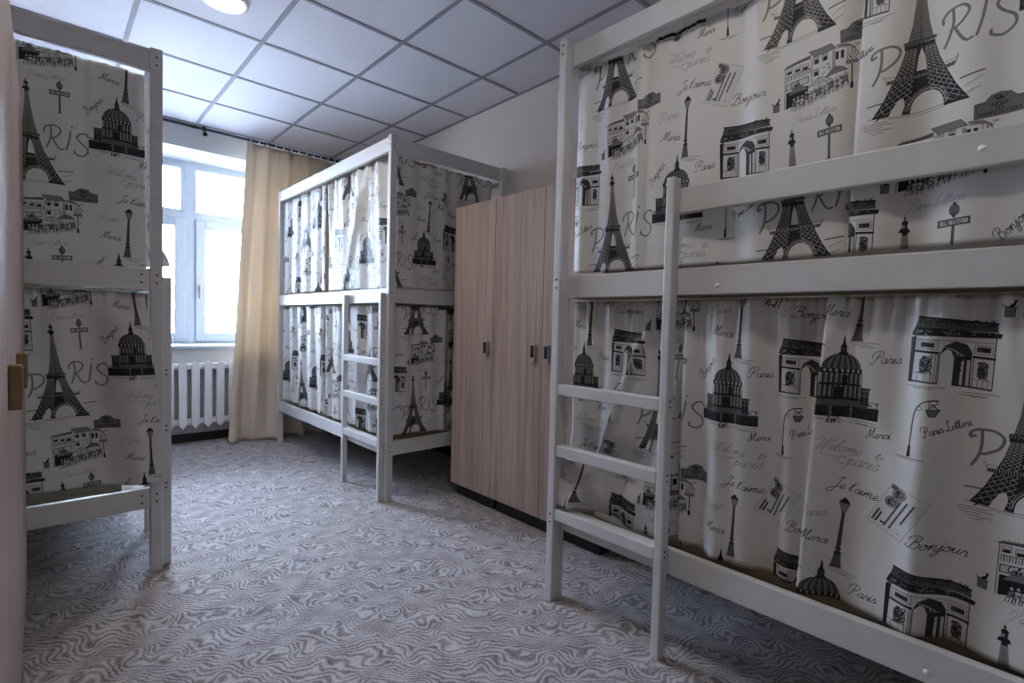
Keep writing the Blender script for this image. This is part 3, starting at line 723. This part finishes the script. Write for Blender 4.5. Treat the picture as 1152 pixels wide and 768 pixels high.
# nearest bunk (right): two panels above, three below
t_, b_ = along_y(1.612, 1.378, .395, None, 1.372, .372)
bed_curtain(t_, b_, 2.150, 1.340, NX, 'upper curtain of the nearest bunk, panel reaching from the corner post past the ladder', E=(1.378-1.192, 1.333), gath=1.0,
    folds=((2.6, .002, .008, .1), (5.3, .004, .004, .4), (9, .004, .002, .7)), seed=1,
    extra=lambda s, t: (.018*math.exp(-((s-.30)/.018)**2)+.012*math.exp(-((s-.035)/.02)**2)*t, 0))
t_, b_ = along_y(1.606, .392, -.55, None, .405, -.55)
bed_curtain(t_, b_, 2.150, 1.345, NX, 'upper curtain of the nearest bunk, panel next to the frame edge above the guard rail', E=(.392-.26, 1.685), gath=1.0,
    folds=((3.2, .003, .010, .3), (6.1, .004, .006, .8)), seed=2, extra=lambda s, t: (.02*math.exp(-((s-.26-.22*t)/.06)**2)*t, 0))
def fa(s, t):
    # pulled tight: a long diagonal pleat, right edge swung out and lower left corner spilling over the rung
    k = s-(.73-.62*t); k2 = s-(.94-.52*t)
    d = .026*math.exp(-(k/.030)**2)+.012*smooth(-.25, 0, k)*(1-smooth(0, .05, k))
    d += .060*smooth(0., .24, k2)*(1-smooth(.90, .965, s))-.010*math.exp(-((k2+.02)/.02)**2)
    spill = smooth(.60, .98, t)*(1-smooth(.02, .34, s))
    return (d*smooth(.02, .2, t)+.080*spill, -.004*spill, .024*spill)
t_, b_ = (((1.614, 1.370), (1.676, .865)), ((1.614, 1.356), (1.676, .865)))
bed_curtain(t_, b_, 1.224, lambda s: .377+.002*math.sin(6*s), NX, 'lower curtain of the nearest bunk, narrow panel hanging behind the ladder rungs', E=(1.370-.985, .672), gath=1.12, ruffle=.008,
    folds=((2.2, .003, .008, .2), (4.7, .004, .003, .6)), seed=3, extra=fa, nx=70)
t_, b_ = along_y(1.634, .886, .440, None, .884, .430)
bed_curtain(t_, b_, 1.224, .373, NX, 'lower curtain of the nearest bunk, middle panel just past the ladder rail', E=(.885-.350, .660), gath=1.0,
    ruffle=.009, folds=((1.8, .004, .020, .55), (4.1, .006, .010, .1)), seed=4, nx=70, extra=lambda s, t: (-.024*smooth(.72, .9, s), 0))
t_, b_ = along_y(1.617, .447, -.55, None, .490, -.55)
bed_curtain(t_, b_, 1.224, .374, NX, 'lower curtain of the nearest bunk, large panel by the frame edge', E=(.447-.022, .728), gath=1.0, ruffle=.013,
    folds=((4.3, .007, .020, .35), (8.2, .007, .006, .2)), seed=5, nx=110,
    extra=lambda s, t: (.012*math.exp(-((s-.03-.30*t)/.03)**2)*(1-t)+.014*math.exp(-((s-.235-.02*t)/.03)**2), 0))
# middle bunk: long side towards the room
t_, b_ = along_y(1.585, 4.735, 3.835, None, 4.735, 3.825)
bed_curtain(t_, b_, 2.146, 1.342, NX, 'upper side curtain of the bunk by the window drape, farther of the two panels', E=(4.735-4.236, 1.674), gath=1.08,
    folds=((4.2, .012, .016, .1), (8.3, .006, .004, .5)), seed=6, nx=120)
def fm(s, t):
    k = s-(.66-.36*t)
    return (-.030*smooth(0, .5, k)+.022*math.exp(-(k/.04)**2), 0)
t_, b_ = along_y(1.587, 3.800, 2.842, None, 3.790, 2.846)
bed_curtain(t_, b_, 2.146, lambda s: 1.340-.012*s, NX, 'upper side curtain of the bunk by the window drape, panel above its ladder', E=(3.80-3.46, 1.345), gath=1.0,
    folds=((3.3, .012, .006, .6), (7.4, .008, .002, .2)), seed=7, nx=120, extra=fm)
t_, b_ = along_y(1.585, 4.735, 3.885, None, 4.735, 3.842)
bed_curtain(t_, b_, 1.222, lambda s: .398-.012*s, NX, 'lower side curtain of the bunk by the window drape, farther of the two panels', E=(4.735-4.30, .405), gath=1.08,
    folds=((4.4, .014, .016, .25), (8.6, .006, .004, .9)), seed=8, nx=120)
t_, b_ = along_y(1.587, 3.790, 2.846, None, 3.790, 2.848)
bed_curtain(t_, b_, 1.222, .388, NX, 'lower side curtain of the bunk by the window drape, panel behind its ladder', E=(3.79-3.70, .725), gath=1.05,
    folds=((5.2, .012, .014, .4), (9.1, .006, .004, .1)), seed=9, nx=120)
# middle bunk: short end
def across(y, xa, xb, y2=None, xa2=None, xb2=None):
    return ((xa, y), (xb, y)), ((xa if xa2 is None else xa2, y if y2 is None else y2), (xb if xb2 is None else xb2, y if y2 is None else y2))
t_, b_ = across(2.838, 1.607, 2.385)
bed_curtain(t_, b_, 2.146, 1.340, NY, 'upper end curtain of the middle bunk, partly behind the single locker', E=(1.575-1.607, 1.332), gath=1.05,
    folds=((2.7, .008, .008, .1), (6.3, .010, .003, .3)), seed=10, nx=110)
t_, b_ = across(2.834, 1.610, 2.02)
bed_curtain(t_, b_, 1.222, lambda s: .405-.012*s, NY, 'lower end curtain of the middle bunk with one iron tower in full', E=(1.768-1.610, .402), gath=1.0,
    folds=((1.6, .005, .008, .0), (4.5, .006, .003, .3)), seed=11, nx=80, extra=lambda s, t: (.02*math.sin(PI*smooth(.82, 1, s)), 0))
t_, b_ = across(2.866, 1.985, 2.40)
bed_curtain(t_, b_, 1.222, .41, NY, 'lower end curtain of the middle bunk, shaded panel tucked behind the locker', E=(.1, .5), gath=1.2,
    folds=((3.2, .010, .012, .2),), seed=12, nx=70)
# left bunk: short end, and the side seen edge-on
t_, b_ = across(2.702, -.52, .318, None, -.52, .326)
bed_curtain(t_, b_, 2.148, lambda s: 1.317+.004*math.sin(9*s), NY, 'upper end curtain of the bunk beyond the brown-handled lockers', E=(-.035+.52, 1.632), gath=1.0,
    folds=((2.1, .003, .006, .4), (5.2, .005, .003, .7)), seed=13, nx=110, extra=lambda s, t: (-.008*math.exp(-((s-.765)/.012)**2)*(1-t)**2, 0))
def fl(s, t):
    k = smooth(.02, .16, t)
    return (.078*smooth(.78, .925, s)*k, 0)
t_, b_ = across(2.708, -.52, .318, None, -.52, .384)
bed_curtain(t_, b_, 1.222, lambda s: .405+.01*math.sin(4*s), NY, 'lower end curtain of the bunk beyond the brown-handled lockers, lapping over its post', E=(.020+.52, .705), gath=1.12,
    folds=((2.4, .004, .006, .2), (5.6, .007, .004, .6)), ruffle=.008, seed=14, nx=130, extra=fl)
t_, b_ = ((.336, 4.60), (.336, 2.705)), ((.336, 4.60), (.336, 2.72))
bed_curtain(t_, b_, 2.146, 1.345, (1, 0), 'upper side curtain of the bunk beyond the brown-handled lockers, edge-on beside the window', E=(.3, 1.6), gath=1.05,
    folds=((9, .006, .008, .2),), seed=15, nx=130, extra=lambda s, t: (.068*smooth(.90, 1, s)*smooth(.80, 1., t), 0))
t_, b_ = ((.336, 4.60), (.336, 2.74)), ((.336, 4.60), (.336, 2.74))
bed_curtain(t_, b_, 1.222, .41, (1, 0), 'lower side curtain of the bunk beyond the brown-handled lockers', E=(.3, .7), gath=1.05, folds=((9, .006, .008, .5),), seed=16, nx=130)
# ------------------------------------------------------------------ lockers
def handle(parent, x, y, z0, z1, d, mat):
    """d is the direction the front faces along X"""
    h = MB().box(x, x+d*.021, y-.017, y+.017, z0, z1, .003).build('handle', mat, parent)
    MB().box(x+d*.0205, x+d*.0225, y-.012, y+.012, z0+.022, z1-.006, .0008).build('handle_inset', M['inset'] if mat is M['steel'] else M['bronze'], h)
def locker(x, d, depth, ya, yb, seams, hs, label, group, mat, tall=1.860):
    """x is the door face, the body runs away from it; ya < yb; seams split the doors"""
    t = thing('locker', (x-d*depth/2, (ya+yb)/2, 0), label, 'locker', group)
    xi = x-d*.020; xb = x-d*depth
    MB().box(xi, xb, ya+.001, yb-.001, .080, tall, .0015).build('body', M['laminate_body'], t)
    MB().box(x-d*.045, xb, ya+.012, yb-.012, 0, .0805).build('plinth', M['black'], t)
    ed = [ya, *seams, yb]
    for (a, c), hy in zip(zip(ed[:-1], ed[1:]), hs):
        dr = MB().box(x, x-d*.0185, a+.0018, c-.0018, .083, tall-.001, .0015).build('door', M['laminate'], t)
        if hy is not None: handle(dr, x, hy, .925, 1.018, d, mat)
    return t
locker(1.950, -1, .545, 2.2775, 2.676, (), (2.330,), 'single door ash locker at the foot of the middle bunk', 'ash wood lockers on the long wall', M['steel'])
locker(1.950, -1, .545, 1.480, 2.2765, (1.878,), (1.828, 1.930), 'two door ash locker between the single locker and the nearest bunk', 'ash wood lockers on the long wall', M['steel'])
locker(-.056, 1, .545, 1.8205, 2.632, (2.226,), (1.868, None), 'pale ash locker with brown handle, standing right before a bunk end', 'brown-handled ash lockers', M['bronze'])
locker(-.056, 1, .545, 1.010, 1.8195, (1.416,), (None, 1.470), 'pale ash locker with brown handle, nearest the camera', 'brown-handled ash lockers', M['bronze'])
# ------------------------------------------------------------------ window drape and its rail
R = thing('curtain_rod', (1.0, 5.13, 2.74), 'double black curtain rod running along the ceiling above the window', 'curtain rod')
for yy, zz in ((5.118, 2.748), (5.152, 2.752)): MB().tube((XL+.05, yy, zz), (XRW-.05, yy, zz), .0085, 12).build('rod', M['rod'], R, True)
for xx in (-.35, 1.03, 2.35):
    MB().tube((xx, 5.135, 2.756), (xx, 5.135, ZC-.002), .012, 12).box(xx-.008, xx+.008, 5.11, 5.16, 2.736, 2.744).build('bracket', M['rod'], R)
MB().tube((1.03, 5.10, 2.70), (1.03, 5.115, 2.742), .004, 8).ball((1.03, 5.098, 2.697), .019).build('pull_knob', M['rod'], R, True)
for i in range(12):
    xx = 1.40+.072*i
    MB().lathe((xx, 5.118, 2.742), [(.0105, -.003), (.0135, -.003), (.0135, .003), (.0105, .003), (.0105, -.003)], 16, 'X').build('ring', M['cap'], R)
def fw(s, t):
    e = smooth(.70, 1., t)
    return (.050*e*math.exp(-((s-.34)/.09)**2)+.03*smooth(.9, 1, t)*math.sin(23*s), 0)
drape('window_curtain', M['drape'], ((1.365, 5.120), (2.28, 5.120)), ((1.185, 4.985), (2.20, 4.925)), 2.722, .006, (0, -1),
      'floor length beige drape gathered beside the window', 'curtain', None, folds=((5.2, .020, .046, .15), (9.4, .008, .010, .55)), ruffle=.004, wob=.012, extra=fw, nx=160, nz=70, seed=21, thick=.002)
# ------------------------------------------------------------------ radiator
RD = thing('radiator', (1.0, 5.13, .15), 'white ribbed radiator on the wall under the window', 'radiator')
for i in range(-7, 9):
    x = .868+.0960*i
    if not .15 < x < 1.72: continue
    MB().prism([(x-.031, .178), (x, .140), (x+.031, .178), (x+.031, .708), (x, .735), (x-.031, .708)], 5.085, 5.105, 'XZ', .004).box(x-.010, x+.010, 5.103, 5.20, .19, .70, .004).build('section', M['rad'], RD)
for za, zb_ in ((.170, .225), (.655, .712)): MB().box(.17, 1.70, 5.112, 5.168, za, zb_, .018).build('header', M['rad'], RD)
MB().box(.20, 1.68, 5.19, 5.20, .20, .69).build('back_panel', M['radback'], RD)
for x in (.3, 1.55): MB().box(x-.015, x+.015, 5.168, YF-.0005, .60, .63).build('wall_bracket', M['radback'], RD)
# ------------------------------------------------------------------ recessed ceiling lights
def downlight(x, y, label, pw):
    t = thing('ceiling_light', (x, y, ZC), label, 'ceiling light', 'round ceiling lights')
    MB().lathe((x, y, ZC), [(.112, -.001), (.110, -.010), (.092, -.014), (.088, -.004), (.088, -.0005)], 40).build('trim_ring', M['cap'], t, True)
    MB().lathe((x, y, ZC), [(.0875, -.006), (.06, -.0085), (.001, -.0095)], 40).build('diffuser', M['lamp'], t, True)
    return t
downlight(.70, 3.025, 'round lit ceiling light at the top of the view', 1)
downlight(.70, .625, 'round ceiling light above the camera, out of the view', 1)
# ------------------------------------------------------------------ daylight
w = bpy.data.worlds.new('sky'); SC.world = w; w.use_nodes = True
bg = w.node_tree.nodes['Background']; bg.inputs[0].default_value = (.66, .765, 1., 1); bg.inputs[1].default_value = WORLD
pl = bpy.data.lights.new('daylight_portal', 'AREA'); pl.shape = 'RECTANGLE'; pl.size = WX1-WX0; pl.size_y = WZ1-WZ0
po = bpy.data.objects.new('daylight_portal', pl); COL.objects.link(po); po.location = ((WX0+WX1)/2, YG+.10, (WZ0+WZ1)/2); po.rotation_euler = (-PI/2, 0, 0)
pl.cycles.is_portal = True
def spot(x, y, e, col, ang=150, name='lamp_glow'):
    d = bpy.data.lights.new(name, 'SPOT'); d.energy = e; d.color = col; d.spot_size = math.radians(ang); d.spot_blend = .6; d.shadow_soft_size = .085
    o = bpy.data.objects.new(name, d); COL.objects.link(o); o.location = (x, y, ZC-.03)
for x, y, e in LAMPS: spot(x, y, e, (1., .92, .80))
# ------------------------------------------------------------------ camera
F, YAW, PITCH, ROLL, HC = 570.0, .7453, .0362, .0248, 1.13
cam = bpy.data.cameras.new('camera'); co = bpy.data.objects.new('camera', cam); COL.objects.link(co)
cam.sensor_fit = 'HORIZONTAL'; cam.sensor_width = 36.; cam.lens = F/1152*36.; cam.clip_start = .02
fwd = Vector((math.sin(YAW)*math.cos(PITCH), math.cos(YAW)*math.cos(PITCH), -math.sin(PITCH)))
rt = Vector((math.cos(YAW), -math.sin(YAW), 0)); up = rt.cross(fwd)
r2 = rt*math.cos(ROLL)+up*math.sin(ROLL); u2 = -rt*math.sin(ROLL)+up*math.cos(ROLL)
mat = Matrix((r2, u2, -fwd)).transposed().to_4x4(); mat.translation = (0, 0, HC); co.matrix_world = mat
SC.camera = co
vs = SC.view_settings; SC.display_settings.display_device = 'sRGB'
vs.view_transform = 'Standard'; vs.look = 'None'; vs.gamma = 1.; vs.use_curve_mapping = False; vs.exposure = EXPO
SC.cycles.use_denoising = True; SC.cycles.max_bounces = 10; SC.cycles.diffuse_bounces = 6; SC.cycles.transparent_max_bounces = 12
SC.cycles.sample_clamp_indirect = 8.
